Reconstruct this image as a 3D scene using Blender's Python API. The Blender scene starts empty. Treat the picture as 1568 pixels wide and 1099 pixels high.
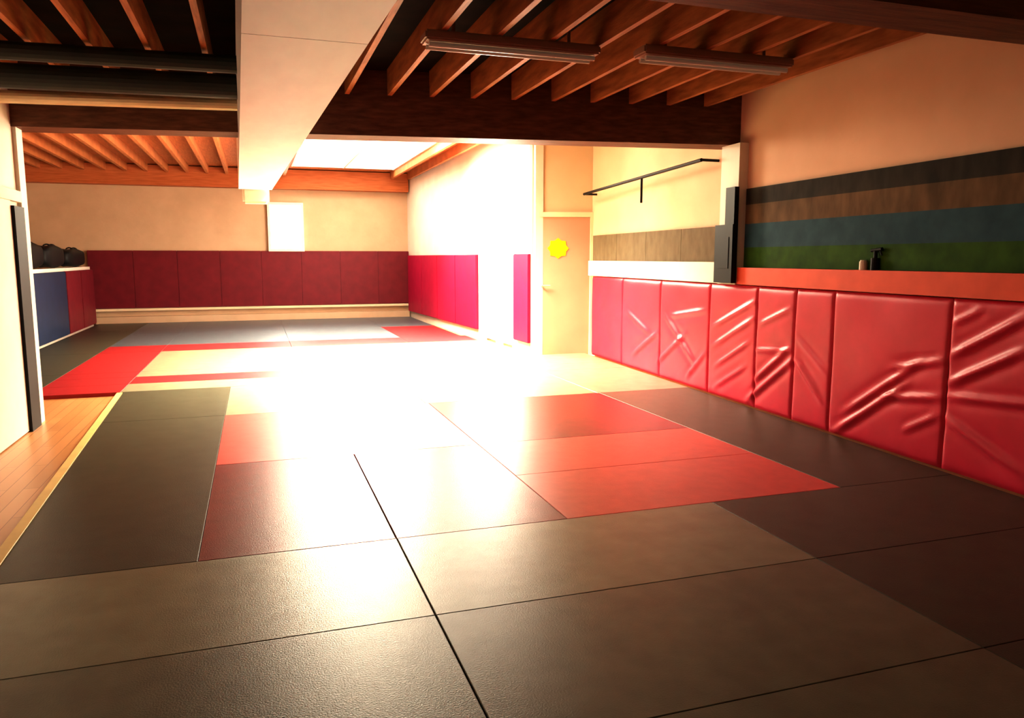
import bpy, bmesh, math, random
from mathutils import Vector
random.seed(4)
S=bpy.context.scene
COL=S.collection

# ---------------------------------------------------------------- materials
def mat(name,c1,c2=None,rough=.6,scale=6,stretch=(1,1,1),bump=0,bscale=None,spec=.5,coat=0,emit=None,es=0,metal=0):
    m=bpy.data.materials.new(name);m.use_nodes=True
    n=m.node_tree.nodes;l=m.node_tree.links;b=n['Principled BSDF']
    b.inputs['Roughness'].default_value=rough
    b.inputs['Metallic'].default_value=metal
    b.inputs['Specular IOR Level'].default_value=spec
    b.inputs['Coat Weight'].default_value=coat
    b.inputs['Coat Roughness'].default_value=.25
    if c2 is None: c2=tuple(x*.85 for x in c1)
    tc=n.new('ShaderNodeTexCoord');mp=n.new('ShaderNodeMapping');mp.inputs['Scale'].default_value=stretch
    nz=n.new('ShaderNodeTexNoise');nz.inputs['Scale'].default_value=scale;nz.inputs['Detail'].default_value=6
    cr=n.new('ShaderNodeValToRGB')
    cr.color_ramp.elements[0].position=.32;cr.color_ramp.elements[1].position=.68
    cr.color_ramp.elements[0].color=(*c2,1);cr.color_ramp.elements[1].color=(*c1,1)
    l.new(tc.outputs['Object'],mp.inputs['Vector']);l.new(mp.outputs['Vector'],nz.inputs['Vector'])
    l.new(nz.outputs['Fac'],cr.inputs['Fac']);l.new(cr.outputs['Color'],b.inputs['Base Color'])
    if bump:
        n2=n.new('ShaderNodeTexNoise');n2.inputs['Scale'].default_value=bscale or scale*6;n2.inputs['Detail'].default_value=4
        l.new(mp.outputs['Vector'],n2.inputs['Vector'])
        bp=n.new('ShaderNodeBump');bp.inputs['Strength'].default_value=bump;bp.inputs['Distance'].default_value=.02
        l.new(n2.outputs['Fac'],bp.inputs['Height']);l.new(bp.outputs['Normal'],b.inputs['Normal'])
    if emit:
        b.inputs['Emission Color'].default_value=(*emit,1);b.inputs['Emission Strength'].default_value=es
    return m

M={}
M['cream']=mat('cream_plaster',(.62,.47,.32),(.56,.42,.28),.7,3,bump=.1,spec=.2)
M['tan']=mat('tan_plaster',(.88,.60,.42),(.82,.55,.37),.7,2,bump=.1,spec=.2)
M['white']=mat('white_paint',(.90,.86,.76),(.84,.80,.70),.55,3,spec=.3)
M['duct']=mat('white_duct_board',(.90,.95,.98),(.85,.89,.93),.45,5,stretch=(2,.6,1))
M['darkwood']=mat('dark_beam_wood',(.22,.09,.045),(.11,.042,.02),.5,6,stretch=(.5,6,6),bump=.2,spec=.3)
M['joist']=mat('orange_joist_wood',(.60,.23,.075),(.34,.11,.032),.5,5,stretch=(8,.7,4),bump=.1,spec=.3)
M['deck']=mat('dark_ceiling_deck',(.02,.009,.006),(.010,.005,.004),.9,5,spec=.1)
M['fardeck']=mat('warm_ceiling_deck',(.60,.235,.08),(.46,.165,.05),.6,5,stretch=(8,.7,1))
M['orangebeam']=mat('orange_beam_wood',(.56,.19,.07),(.43,.135,.045),.5,5,stretch=(.6,4,6),spec=.2)
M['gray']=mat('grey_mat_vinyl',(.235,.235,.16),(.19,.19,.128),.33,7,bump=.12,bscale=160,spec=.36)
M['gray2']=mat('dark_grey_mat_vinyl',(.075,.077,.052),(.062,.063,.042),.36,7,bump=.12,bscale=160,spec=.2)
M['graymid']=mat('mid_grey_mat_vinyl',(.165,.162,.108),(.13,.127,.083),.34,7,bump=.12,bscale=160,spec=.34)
M['bluegray']=mat('blue_grey_mat_vinyl',(.10,.13,.15),(.08,.10,.12),.34,7,bump=.12,bscale=160)
M['redA']=mat('red_mat_sheen_dark',(.22,.013,.017),(.17,.010,.013),.31,9,bump=.12,bscale=160,spec=.28)  # red mat with grain sheen painted in: darker base colour, dull direction
M['redB']=mat('red_mat_sheen_light',(.66,.085,.07),(.59,.07,.058),.34,9,bump=.12,bscale=160,spec=.32)  # same red mat, sheen of the other grain direction painted as lighter colour
M['redC']=mat('red_mat_vinyl',(.36,.023,.028),(.31,.019,.024),.4,9,bump=.12,bscale=160,spec=.25)
M['padred']=mat('red_pad_vinyl',(.72,.030,.080),(.64,.026,.068),.38,5,spec=.45)
M['padburg']=mat('burgundy_pad_vinyl',(.19,.014,.025),(.15,.011,.02),.5,5,spec=.3)
M['padpink']=mat('pink_red_pad_vinyl',(.44,.011,.065),(.38,.010,.055),.5,5,spec=.2)
M['padblue']=mat('blue_pad_vinyl',(.015,.035,.09),(.012,.028,.07),.45,5)
M['ledge']=mat('orange_red_ledge_paint',(.85,.12,.05),(.75,.10,.04),.5,5,spec=.3)
M['green']=mat('green_board',(.055,.14,.016),(.03,.085,.010),.7,7,spec=.1)
M['blue']=mat('blue_board',(.050,.115,.15),(.032,.08,.11),.7,7,spec=.1)
M['brown']=mat('brown_board',(.20,.125,.065),(.11,.07,.036),.7,5,stretch=(1,2,.8),spec=.1)
M['olive']=mat('olive_board',(.055,.044,.030),(.025,.021,.015),.7,5,stretch=(1,2,.8),spec=.1)
M['tanboard']=mat('weathered_tan_board',(.21,.165,.105),(.165,.128,.08),.7,6,stretch=(1,2,1),spec=.1)
M['black']=mat('black_metal',(.012,.012,.012),None,.5,5,spec=.2)
M['steel']=mat('galvanised_pipe',(.80,.68,.45),None,.35,5,metal=.4)
M['greenpipe']=mat('dark_green_duct',(.030,.040,.030),None,.5,5)
M['door']=mat('pale_door_paint',(.58,.34,.235),(.53,.31,.215),.6,2,spec=.2)
M['doorwall']=mat('beige_wall_paint',(.70,.57,.38),(.64,.52,.34),.6,2,spec=.2)
M['doorframe']=mat('door_frame_paint',(.85,.72,.5),None,.5,2)
M['yellow']=mat('yellow_sign',(.80,.66,.01),None,.5,2,spec=.2)
M['glow']=mat('skylight_glass',(1,1,1),(1,1,1),.3,2,emit=(1,.92,.76),es=5)
M['windowglow']=mat('window_daylight_glass',(1,1,1),(1,1,1),.3,2,emit=(1,.93,.8),es=12)
M['tube']=mat('fluorescent_tube',(.5,.38,.28),(.5,.38,.28),.3,2,emit=(1,.78,.5),es=.04)
M['fixture']=mat('fixture_enamel',(.42,.24,.16),None,.4,2)
M['yellowtrim']=mat('yellow_mat_edging',(.80,.60,.24),None,.5,5)

def wood_floor():
    m=bpy.data.materials.new('oak_floorboards');m.use_nodes=True
    n=m.node_tree.nodes;l=m.node_tree.links;b=n['Principled BSDF'];b.inputs['Roughness'].default_value=.35
    tc=n.new('ShaderNodeTexCoord');mp=n.new('ShaderNodeMapping');mp.inputs['Rotation'].default_value=(0,0,math.pi/2)
    br=n.new('ShaderNodeTexBrick');br.inputs['Scale'].default_value=1
    br.inputs['Brick Width'].default_value=1.2;br.inputs['Row Height'].default_value=.09;br.inputs['Mortar Size'].default_value=.002
    br.inputs['Color1'].default_value=(.60,.32,.14,1);br.inputs['Color2'].default_value=(.52,.27,.11,1);br.inputs['Mortar'].default_value=(.28,.12,.05,1)
    l.new(tc.outputs['Object'],mp.inputs['Vector']);l.new(mp.outputs['Vector'],br.inputs['Vector'])
    l.new(br.outputs['Color'],b.inputs['Base Color'])
    return m
M['woodfloor']=wood_floor()

# ---------------------------------------------------------------- helpers
def finish(bm,name,mats,parent=None,smooth=False):
    bmesh.ops.recalc_face_normals(bm,faces=bm.faces)
    me=bpy.data.meshes.new(name);bm.to_mesh(me);bm.free()
    for m in mats: me.materials.append(M[m] if isinstance(m,str) else m)
    if smooth:
        for p in me.polygons:p.use_smooth=True
    o=bpy.data.objects.new(name,me);COL.objects.link(o)
    if parent:o.parent=parent
    return o
def prism(bm,quad,z0,z1,mi=0,ch=0):
    """vertical prism over a 4-point ground quad, optional chamfered top edge"""
    cx=sum(p[0] for p in quad)/4;cy=sum(p[1] for p in quad)/4
    lo=[bm.verts.new((x,y,z0)) for x,y in quad]
    if ch:
        mid=[bm.verts.new((x,y,z1-ch)) for x,y in quad]
        top=[bm.verts.new((x-math.copysign(ch,x-cx),y-math.copysign(ch,y-cy),z1)) for x,y in quad]
        rings=[lo,mid,top]
    else:
        top=[bm.verts.new((x,y,z1)) for x,y in quad];rings=[lo,top]
    fs=[bm.faces.new(lo[::-1]),bm.faces.new(top)]
    for a,b in zip(rings,rings[1:]):
        for i in range(4):
            fs.append(bm.faces.new((a[i],a[(i+1)%4],b[(i+1)%4],b[i])))
    for f in fs:f.material_index=mi
def bx(bm,x0,x1,y0,y1,z0,z1,mi=0,ch=0):
    prism(bm,[(x0,y0),(x1,y0),(x1,y1),(x0,y1)],z0,z1,mi,ch)
def box(name,x0,x1,y0,y1,z0,z1,m,parent=None,bev=0):
    bm=bmesh.new();bx(bm,x0,x1,y0,y1,z0,z1)
    if bev:bmesh.ops.bevel(bm,geom=bm.edges[:],offset=bev,segments=2,affect='EDGES')
    return finish(bm,name,[m],parent)
def cyl(bm,p0,p1,r,mi=0,seg=14):
    p0=Vector(p0);p1=Vector(p1);d=(p1-p0);q=d.to_track_quat('Z','Y')
    rs=[]
    for p in(p0,p1):
        rs.append([bm.verts.new(p+q@Vector((r*math.cos(t*2*math.pi/seg),r*math.sin(t*2*math.pi/seg),0))) for t in range(seg)])
    fs=[bm.faces.new(rs[0][::-1]),bm.faces.new(rs[1])]
    for i in range(seg):fs.append(bm.faces.new((rs[0][i],rs[0][(i+1)%seg],rs[1][(i+1)%seg],rs[1][i])))
    for f in fs:f.material_index=mi
def empty(name,loc=(0,0,0)):
    e=bpy.data.objects.new(name,None);e.location=(0,0,0);COL.objects.link(e);return e
# right wall runs very slightly askew
def RW(y,off=0): return 4.17+.05*y-off
def rbox(bm,y0,y1,o0,o1,z0,z1,mi=0):
    prism(bm,[(RW(y0,o1),y0),(RW(y0,o0),y0),(RW(y1,o0),y1),(RW(y1,o1),y1)],z0,z1,mi)
def rw_obj(name,y0,y1,o0,o1,z0,z1,m,parent=None):
    bm=bmesh.new();rbox(bm,y0,y1,o0,o1,z0,z1);return finish(bm,name,[m],parent)
# side wall of the far room
def SX(y,off=0): return 3.64+.0446*(15.8-y)-off
def sbox(bm,y0,y1,o0,o1,z0,z1,mi=0):
    prism(bm,[(SX(y0,o1),y0),(SX(y0,o0),y0),(SX(y1,o0),y1),(SX(y1,o1),y1)],z0,z1,mi)

FL=-.04
# ---------------------------------------------------------------- room shell
box('floor',-5.2,5.2,-2,18.7,FL-.1,FL,'woodfloor')
rw_obj('wall_right',-2,10.37,-.15,0,FL,3.6,'tan')
box('wall_back',-5.2,5.2,18.5,18.65,FL,3.6,'cream')
box('wall_behind',-2.1,4.4,-2.1,-1.95,FL,3.2,'tan')
box('wall_left',-2.02,-1.87,-2,7.7,FL,3.2,'white')
box('wall_left_return',-5.2,-2.02,7.55,7.7,FL,3.6,'cream')
box('wall_far_left',-5.2,-5.05,7.7,18.5,FL,3.6,'cream')
bm=bmesh.new()
sbox(bm,13.1,18.5,-.12,0,FL,3.6);sbox(bm,10.55,11.33,-.12,0,FL,3.6);sbox(bm,11.33,13.1,-.12,0,2.35,3.6)
finish(bm,'wall_side',['white'])
bm=bmesh.new()
def dline(t): return (3.87+(4.70-3.87)*t,10.62+(10.37-10.62)*t)
a=dline(-.02);b=dline(1.02)
prism(bm,[a,b,(b[0],b[1]+.12),(a[0],a[1]+.12)],FL,3.6)
finish(bm,'wall_door',['doorwall'])
# ceilings
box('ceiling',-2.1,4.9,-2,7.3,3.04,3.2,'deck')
bm=bmesh.new()
SK=(.85,3.05,8.6,17.6)
bx(bm,-5.2,SK[0],7.2,18.6,3.38,3.55);bx(bm,SK[1],5.2,7.2,18.6,3.38,3.55)
bx(bm,SK[0],SK[1],7.2,SK[2],3.38,3.55);bx(bm,SK[0],SK[1],SK[3],18.6,3.38,3.55)
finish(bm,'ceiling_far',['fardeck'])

# joists
bm=bmesh.new()
x=-1.73
while x<4.45:
    if not(-.12<x<.5): 
        y1=7.0-.154*(x-1.2)-.02
        y1=min(y1,7.2)
        bx(bm,x-.02,x+.02,-1.9,y1,2.82,3.04)
    x+=.365
finish(bm,'ceiling_joists_near',['joist'])
bm=bmesh.new()
x=-4.9
while x<3.6:
    if not(SK[0]-.03<x<SK[1]+.03): bx(bm,x-.03,x+.03,7.4,18.2,3.22,3.38)
    x+=.4
finish(bm,'ceiling_joists_far',['fardeck'])

# cross beams
def cby(x): return 7.12-.155*(x-.6)
bm=bmesh.new()
prism(bm,[(-1.87,cby(-1.87)),(4.5,cby(4.5)),(4.5,cby(4.5)+.32),(-1.87,cby(-1.87)+.32)],2.48,3.6)
finish(bm,'cross_beam',['darkwood'])
box('cross_beam_near',-1.87,4.3,2.75,3.05,2.48,3.04,'darkwood')
box('beam_back_wall',-5,3.5,18.2,18.5,2.94,3.36,'orangebeam')

# skylight with frame bars
sk=empty('skylight')
box('glass',SK[0],SK[1],SK[2],SK[3],3.46,3.49,'glow',sk)
bm=bmesh.new()
for xx in (SK[0],(SK[0]+SK[1])/2,SK[1]): bx(bm,xx-.02,xx+.02,SK[2],SK[3],3.36,3.46)
yy=SK[2]
while yy<=SK[3]+.01:
    bx(bm,SK[0],SK[1],yy-.02,yy+.02,3.37,3.46);yy+=1.0
finish(bm,'frame_bars',['white'],sk)

# boxed white duct running down the room
bm=bmesh.new()
def dl(y): return 0.0-.02*(y-2.7)
for y0,y1 in ((-1.9,1.6),(1.6,3.42),(3.42,10.9)):
    g=.003
    prism(bm,[(dl(y0),y0+g),(dl(y0)+.55-.012*y0,y0+g),(dl(y1)+.55-.012*y1,y1-g),(dl(y1),y1-g)],2.3,2.9)
du=finish(bm,'ceiling_duct',['duct'])
box('end_bracket',-.12,.22,10.92,11.08,2.12,3.2,'white',du,bev=.03)

# window on back wall
w=empty('window_1')
box('pane',.36,1.05,18.42,18.45,1.6,2.6,'windowglow',w)
bm=bmesh.new()
bx(bm,.31,.37,18.4,18.5,1.55,2.65);bx(bm,1.04,1.1,18.4,18.5,1.55,2.65);bx(bm,.37,1.04,18.4,18.5,1.55,1.61);bx(bm,.37,1.04,18.4,18.5,2.59,2.65)
finish(bm,'frame',['white'],w)

# bright glazed doorway in side wall
d=empty('door_2')
bm=bmesh.new();sbox(bm,11.42,13.0,-.08,-.05,FL+.05,2.28);finish(bm,'glass_leaf',['windowglow'],d)
bm=bmesh.new();sbox(bm,11.33,11.42,-.1,.02,FL,2.35);sbox(bm,13.0,13.1,-.1,.02,FL,2.35);sbox(bm,11.42,13.0,-.1,.02,2.27,2.35);sbox(bm,12.17,12.25,-.1,0,FL,2.28)
finish(bm,'frame',['white'],d)

# hinged door with notice
d=empty('door_1')
def dq(t0,t1,o0,o1):
    p=dline(t0);q=dline(t1);return [(p[0],p[1]-o1),(q[0],q[1]-o1),(q[0],q[1]-o0),(p[0],p[1]-o0)]
bm=bmesh.new();prism(bm,dq(.06,.94,-.0,.03),FL+.01,1.99);finish(bm,'leaf',['door'],d)
bm=bmesh.new();prism(bm,dq(0,.06,0,.05),FL,2.06);prism(bm,dq(.94,1,0,.05),FL,2.06);prism(bm,dq(.06,.94,0,.05),1.99,2.06)
finish(bm,'frame',['doorframe'],d)
bm=bmesh.new()
c=dline(.40);cz=1.54;vs=[]
for i in range(16):
    r=.15 if i%2==0 else .12
    an=i*math.pi/8
    vs.append(bm.verts.new((c[0]+r*math.cos(an),c[1]-.033-.301*r*math.cos(an),cz+r*math.sin(an))))
f=bm.faces.new(vs);ex=bmesh.ops.extrude_face_region(bm,geom=[f])
for v in ex['geom']:
    if isinstance(v,bmesh.types.BMVert):v.co.y-=.006
finish(bm,'notice',['yellow'],d)
bm=bmesh.new();h=dline(.12)
cyl(bm,(h[0],h[1]-.03,1.0),(h[0],h[1]-.09,1.0),.012);cyl(bm,(h[0],h[1]-.09,1.0),(h[0]+.11,h[1]-.12,1.0),.011)
finish(bm,'handle',['steel'],d)

# ---------------------------------------------------------------- mats
names=['gray','gray2','graymid','bluegray','redA','redB','redC']
ix={n:i for i,n in enumerate(names)}
bm=bmesh.new()
G=.0012
def mt(x0,x1,y0,y1,m):
    bx(bm,x0+G,x1-G,y0+G,y1-G,FL,0,ix[m],.0025)
def LX(y): return -1.0-.042*y
def mtl(x1,y0,y1,m):
    prism(bm,[(LX(y0),y0+G),(x1-G,y0+G),(x1-G,y1-G),(LX(y1),y1-G)],FL,0,ix[m],.0025)
def rr(y): return RW(y,.09)
def mtr(x0,y0,y1,m):
    prism(bm,[(x0+G,y0+G),(rr(y0),y0+G),(rr(y1),y1-G),(x0+G,y1-G)],FL,0,ix[m],.0025)
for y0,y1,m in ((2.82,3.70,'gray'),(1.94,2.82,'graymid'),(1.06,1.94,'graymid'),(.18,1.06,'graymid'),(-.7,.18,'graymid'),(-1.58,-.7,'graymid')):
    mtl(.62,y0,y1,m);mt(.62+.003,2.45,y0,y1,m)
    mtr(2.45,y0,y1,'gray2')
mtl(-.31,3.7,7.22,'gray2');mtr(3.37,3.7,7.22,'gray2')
mt(-.31,.618,3.70,5.46,'redA');mt(.622,1.55,3.70,5.46,'redA')
mt(-.31,1.55,5.46,7.22,'redB')
for y in(3.70,4.58): mt(1.55,3.37,y,y+.88,'redB')
mt(1.55,3.37,5.46,7.22,'redA')
# far field
rows=[(7.22,8.85,'gray')]
for y0,y1,m in rows:
    mtl(-.31,y0,y1,'gray2');mt(-.31,1.52,y0,y1,m);mt(1.52,3.35,y0,y1,m);mtr(3.35,y0,y1,m)
rows=[(8.85,9.4,'gray'),(9.4,9.95,'redC'),(9.95,10.4,'gray')]
for y0,y1,m in rows:
    mt(-2.25,-1.4,y0,y1,'redC');mt(-1.4,.5,y0,y1,m);mt(.5,2.4,y0,y1,'gray');mt(2.4,3.35,y0,y1,'gray');mtr(3.35,y0,y1,'gray')
rows=[(10.4,12.6,'gray'),(12.6,13.5,'redC')]
for y0,y1,m in rows:
    mt(-2.25,-1.4,y0,y1,'redC');mt(-1.4,.5,y0,y1,m);mt(.5,2.4,y0,y1,m);mt(2.4,3.6,y0,y1,m)
rows=[(13.5,15.7),(15.7,18.3)]
for y0,y1 in rows:
    mt(-2.25,-1.4,y0,y1,'bluegray');mt(-1.4,.5,y0,y1,'bluegray');mt(.5,2.4,y0,y1,'bluegray');mt(2.4,3.5,y0,y1,'redC' if y0<15 else 'bluegray')
for y0,y1 in((8.85,10.4),(10.4,12.6),(12.6,14.6),(14.6,16.4),(16.4,18.3)):
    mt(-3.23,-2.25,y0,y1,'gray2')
finish(bm,'judo_mats',names)
bm=bmesh.new();prism(bm,[(LX(-1.5)-.06,-1.5),(LX(-1.5)-.005,-1.5),(LX(8.8)-.005,8.8),(LX(8.8)-.06,8.8)],FL,.004,0,.004)
finish(bm,'trim_1',['yellowtrim'])

# ---------------------------------------------------------------- wrinkled wall pads (right wall)
folds=[# y0,z0,y1,z1,amp,width
(6.1,.08,5.50,.50,.035,.035),(6.0,.28,5.55,.60,.03,.035),(5.40,.52,5.08,.26,.03,.035),(5.38,.70,5.05,.50,.02,.03),(6.0,.55,5.5,.60,.02,.03),
(5.95,.80,5.55,.95,.018,.03),(6.75,.72,6.1,.98,.025,.035),(6.75,.52,6.1,.82,.025,.035),(6.7,.32,6.15,.6,.022,.03),(6.7,.1,6.2,.36,.02,.03),
(4.85,.05,4.2,.50,.035,.035),(4.75,.22,4.1,.66,.03,.035),(4.35,.40,3.9,.47,.03,.03),(4.3,.62,3.88,.72,.025,.03),(3.78,.78,3.3,1.05,.035,.035),(3.78,.60,3.3,.85,.035,.035),
(3.78,.50,3.2,.55,.03,.03),(3.8,.35,3.3,.15,.03,.035),(4.15,.2,3.9,.34,.02,.03),(3.8,.98,3.6,1.08,.02,.03),
(8.0,.2,7.4,.55,.03,.04),(7.8,.7,7.2,.3,.03,.04),(7.7,.75,7.0,.85,.02,.035),(8.7,.2,8.1,.5,.03,.04),(8.9,.7,8.3,.5,.02,.04),(7.3,.12,6.95,.4,.025,.035),
(2.6,.2,2.0,.6,.03,.04),(2.5,.8,1.9,.6,.03,.04)]
def fold(y,z):
    t=0
    for y0,z0,y1,z1,a,w in folds:
        a*=.55;w*=.75
        dy=y1-y0;dz=z1-z0;L=dy*dy+dz*dz
        s=((y-y0)*dy+(z-z0)*dz)/L
        if s<-.15 or s>1.15: continue
        px=y0+dy*s-y;pz=z0+dz*s-z;d=math.hypot(px,pz)
        e=max(0,min(1,(s+.15)/.3,(1.15-s)/.3))
        t+=a*e*(math.exp(-(d/w)**2)-.35*math.exp(-((d-w*2)/(w*1.4))**2))
    return t
pads=empty('wall_pads_right')
edges=[-1.9,-.8,.35,1.5,2.66,3.83,4.97,5.46,6.03,6.88,8.0,9.1,10.2]
for k,(y0,y1) in enumerate(zip(edges,edges[1:])):
    bm=bmesh.new();H=1.14
    ny=max(8,int((y1-y0)/.016));nz=70
    if y1<1.6: ny,nz=12,12
    g={}
    for i in range(ny+1):
        for j in range(nz+1):
            y=y0+.001+(y1-y0-.002)*i/ny;z=.002+(H-.004)*j/nz
            ey=min(y-y0,y1-y);ez=min(z,H-z)
            puff=.020*(1-math.exp(-max(ey,0)/.010))*(1-math.exp(-max(ez,0)/.02))
            off=.045+puff+fold(y,z)+.003*math.sin(y*9+k)*math.sin(z*7+k*2)
            g[i,j]=bm.verts.new((RW(y,off),y,z))
    for i in range(ny):
        for j in range(nz):
            bm.faces.new((g[i,j],g[i+1,j],g[i+1,j+1],g[i,j+1]))
    rbox(bm,y0+.001,y1-.001,0.002,.044,0,H)
    finish(bm,'pad_%d'%(k+1),['padred'],pads,smooth=True)
# ledge + coloured boards above pads
rw_obj('ledge_orange',-1.9,6.33,0,.10,1.15,1.31,'ledge')
rw_obj('ledge_white',6.7,10.3,0,.08,1.15,1.36,'white')
cb=empty('striped_wall_board')
rw_obj('green_stripe',-1.9,6.33,0,.03,1.312,1.50,'green',cb)
rw_obj('blue_stripe',-1.9,6.33,0,.03,1.50,1.72,'blue',cb)
rw_obj('brown_stripe',-1.9,6.33,0,.03,1.72,1.90,'brown',cb)
rw_obj('olive_stripe',-1.9,6.33,0,.03,1.90,2.05,'olive',cb)
bm=bmesh.new()
for y in(6.7,7.6,8.5,9.4): rbox(bm,y,min(y+.895,10.25),0,.03,1.362,1.72)
finish(bm,'brown_wall_board',['tanboard'])
rw_obj('pilaster',6.36,6.68,0,.10,1.145,2.48,'white')
bm=bmesh.new();rbox(bm,6.34,6.66,.102,.16,1.16,1.72);rbox(bm,6.34,6.50,.102,.15,1.72,2.07)
rbox(bm,6.40,6.60,.16,.165,1.3,1.6)
finish(bm,'electrical_panel',['black'])
# things on the ledge
b=empty('spray_bottle')
bm=bmesh.new();bxx=RW(4.58,.05)
cyl(bm,(bxx,4.56,1.31),(bxx,4.56,1.40),.032);cyl(bm,(bxx,4.56,1.40),(bxx,4.56,1.45),.014);cyl(bm,(bxx,4.60,1.455),(bxx,4.50,1.465),.013);cyl(bm,(bxx,4.52,1.455),(bxx,4.50,1.42),.006)
finish(bm,'bottle_body',['black'],b)
bm=bmesh.new();cyl(bm,(RW(4.68,.05),4.68,1.31),(RW(4.68,.05),4.68,1.375),.03);cyl(bm,(RW(4.68,.05),4.68,1.375),(RW(4.68,.05),4.68,1.385),.024)
finish(bm,'tape_roll',['white'])

# pipe near the door wall
bm=bmesh.new()
cyl(bm,(RW(6.9,.2),6.9,2.38),(RW(10.2,.2),10.2,2.30),.018)
cyl(bm,(RW(8.3,.2),8.3,2.35),(RW(8.3,.2),8.3,2.05),.014)
cyl(bm,(RW(6.9,.2),6.9,2.38),(RW(6.9,0),6.9,2.38),.014);cyl(bm,(RW(10.2,.2),10.2,2.30),(RW(10.2,0),10.2,2.30),.014)
finish(bm,'wall_pipe',['black'])

# ---------------------------------------------------------------- back / side pads
bp=empty('wall_pads_back')
x=-3.38;k=1
while x<3.45:
    x1=min(x+.88,3.52)
    box('pad_%d'%k,x+.001,x1-.001,18.42,18.49,.32,1.56,'padburg',bp,bev=.007);x=x1;k+=1
box('trim_2',-3.28,3.5,18.3,18.5,0,.14,'cream')
box('trim_3',-3.28,3.5,18.38,18.5,.26,.31,'doorframe')
sp=empty('wall_pads_side')
for k,(y0,y1) in enumerate(((13.12,14.4),(14.4,15.7),(15.7,17.0),(17.0,18.3),(10.68,11.3))):
    bm=bmesh.new();sbox(bm,y0+.003,y1-.003,.0,.06,.14,1.46)
    bmesh.ops.bevel(bm,geom=bm.edges[:],offset=.010,segments=2,affect='EDGES')
    finish(bm,'pad_%d'%(k+1),['padpink'],sp)
# low partition on the far left
box('partition_low',-3.60,-3.32,13.5,18.3,FL,1.22,'white')
pp=empty('partition_pads')
box('pad_1',-3.32,-3.25,13.5,15.75,.02,1.16,'padblue',pp,bev=.015)
box('pad_2',-3.32,-3.25,15.77,17.0,.02,1.16,'padburg',pp,bev=.015)
box('pad_3',-3.32,-3.25,17.02,18.25,.02,1.16,'padburg',pp,bev=.015)
box('pad_4',-3.59,-3.33,13.43,13.5,.02,1.16,'padblue',pp,bev=.015)
# gear bags on the partition
def bag(name,x,y,z,sx,sy,sz):
    bm=bmesh.new();bmesh.ops.create_uvsphere(bm,u_segments=24,v_segments=14,radius=1)
    for v in bm.verts:
        c=v.co
        for a in range(3): c[a]=math.copysign(abs(c[a])**.5,c[a])
        c.x*=sx*(1+.06*math.sin(c.y*6));c.y*=sy;c.z=c.z*sz*(1+.08*math.sin(c.y*5+c.x*30))
        c.x+=x;c.y+=y;c.z+=z+sz*1.09
    for s in(-.4,.4):
        pts=[Vector((x+.5*sx*math.cos(t),y+s*sy*.6,z+1.9*sz+.06*math.sin(t))) for t in [i*math.pi/8 for i in range(9)]]
        for q,r in zip(pts,pts[1:]): cyl(bm,q,r,.012,seg=8)
    finish(bm,name,['black'],smooth=True)
bag('sports_bag',-3.46,14.2,1.22,.13,.68,.20)
bag('sports_bag',-3.46,15.65,1.22,.13,.70,.19)
bag('sports_bag',-3.46,17.4,1.22,.13,.80,.17)

# black jamb post on left wall
j=empty('door_3')
box('jamb',-1.87,-1.82,7.22,7.50,FL,1.82,'black',j)
box('leaf',-1.87,-1.845,6.2,7.22,FL+.01,1.86,'white',j)
box('head',-1.87,-1.83,6.1,7.5,1.86,1.95,'doorframe',j)
box('trim_4',-1.87,-1.84,7.52,7.7,FL,2.48,'white')

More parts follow.
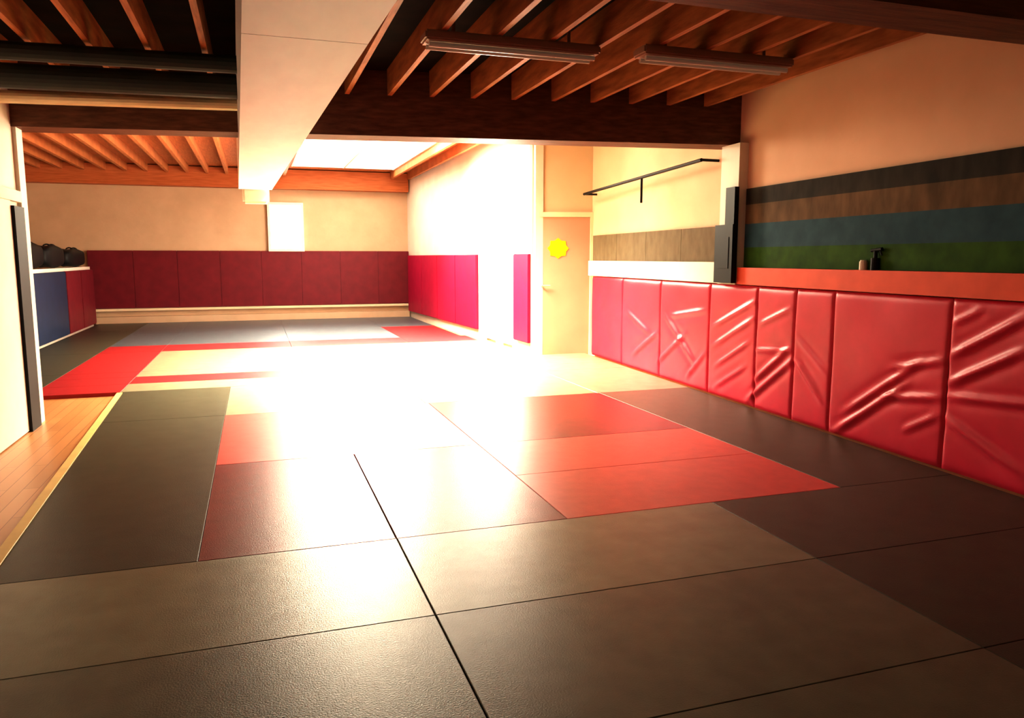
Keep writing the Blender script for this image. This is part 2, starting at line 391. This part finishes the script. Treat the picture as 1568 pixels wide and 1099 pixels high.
# fluorescent fixtures
def fix(x0,x1,y,z=2.74):
    e=empty('fluorescent_fixture')
    bm=bmesh.new();bx(bm,x0,x1,y-.09,y+.09,z+.02,z+.08)
    bmesh.ops.bevel(bm,geom=bm.edges[:],offset=.012,segments=2,affect='EDGES')
    for xx in(x0+.2,x1-.2): cyl(bm,(xx,y,z+.07),(xx,y,3.035),.012)
    finish(bm,'housing',['fixture'],e)
    bm=bmesh.new();cyl(bm,(x0+.03,y-.04,z),(x1-.03,y-.04,z),.016);cyl(bm,(x0+.03,y+.04,z),(x1-.03,y+.04,z),.016)
    finish(bm,'tubes',['tube'],e)
fix(1.07,2.27,5.0);fix(2.53,3.73,4.87)
# left side: long pipe + dark duct
bm=bmesh.new();cyl(bm,(-1.86,7.2,2.66),(-.06,6.95,2.66),.05);finish(bm,'ceiling_pipe',['steel'])
bm=bmesh.new();cyl(bm,(-1.86,6.6,2.70),(-.04,6.45,2.70),.09,seg=20);cyl(bm,(-1.86,6.0,2.74),(-.04,5.9,2.74),.06)
finish(bm,'ceiling_duct_dark',['greenpipe'])

# ---------------------------------------------------------------- lights
def area(name,loc,rot,sx,sy,p,col,spread=180):
    l=bpy.data.lights.new(name,'AREA');l.shape='RECTANGLE';l.size=sx;l.size_y=sy;l.energy=p;l.color=col;l.spread=math.radians(spread)
    o=bpy.data.objects.new(name,l);o.location=loc;o.rotation_euler=[math.radians(a) for a in rot];COL.objects.link(o);return o
area('skylight_light',(1.6,10.1,3.34),(0,0,0),1.8,2.8,950,(1,.85,.62),118)
area('skylight_light',(1.7,14.2,3.3),(-38,0,0),1.4,2.4,800,(1,.86,.64),150)
area('side_door_light',(3.6,12.2,1.25),(0,90,0),2.0,1.5,200,(1,.88,.68))
area('tube_light',(1.67,5.0,2.7),(0,0,0),1.1,.15,3,(1,.72,.42))
area('tube_light',(3.13,4.87,2.7),(0,0,0),1.1,.15,3,(1,.72,.42))
W=bpy.data.worlds.new('World');S.world=W;W.use_nodes=True
W.node_tree.nodes['Background'].inputs[0].default_value=(1,.7,.45,1);W.node_tree.nodes['Background'].inputs[1].default_value=.03

# ---------------------------------------------------------------- camera
cd=bpy.data.cameras.new('camera');cam=bpy.data.objects.new('camera',cd);COL.objects.link(cam)
cd.sensor_width=36;cd.lens=1172/1568*36;cd.clip_start=.05
cam.location=(0,0,1.4)
cam.rotation_euler=(math.pi/2-math.atan(154.5/1172),0,-math.atan(394/1182))
S.camera=cam
S.view_settings.view_transform='Standard'
S.view_settings.exposure=.5
S.view_settings.gamma=.78
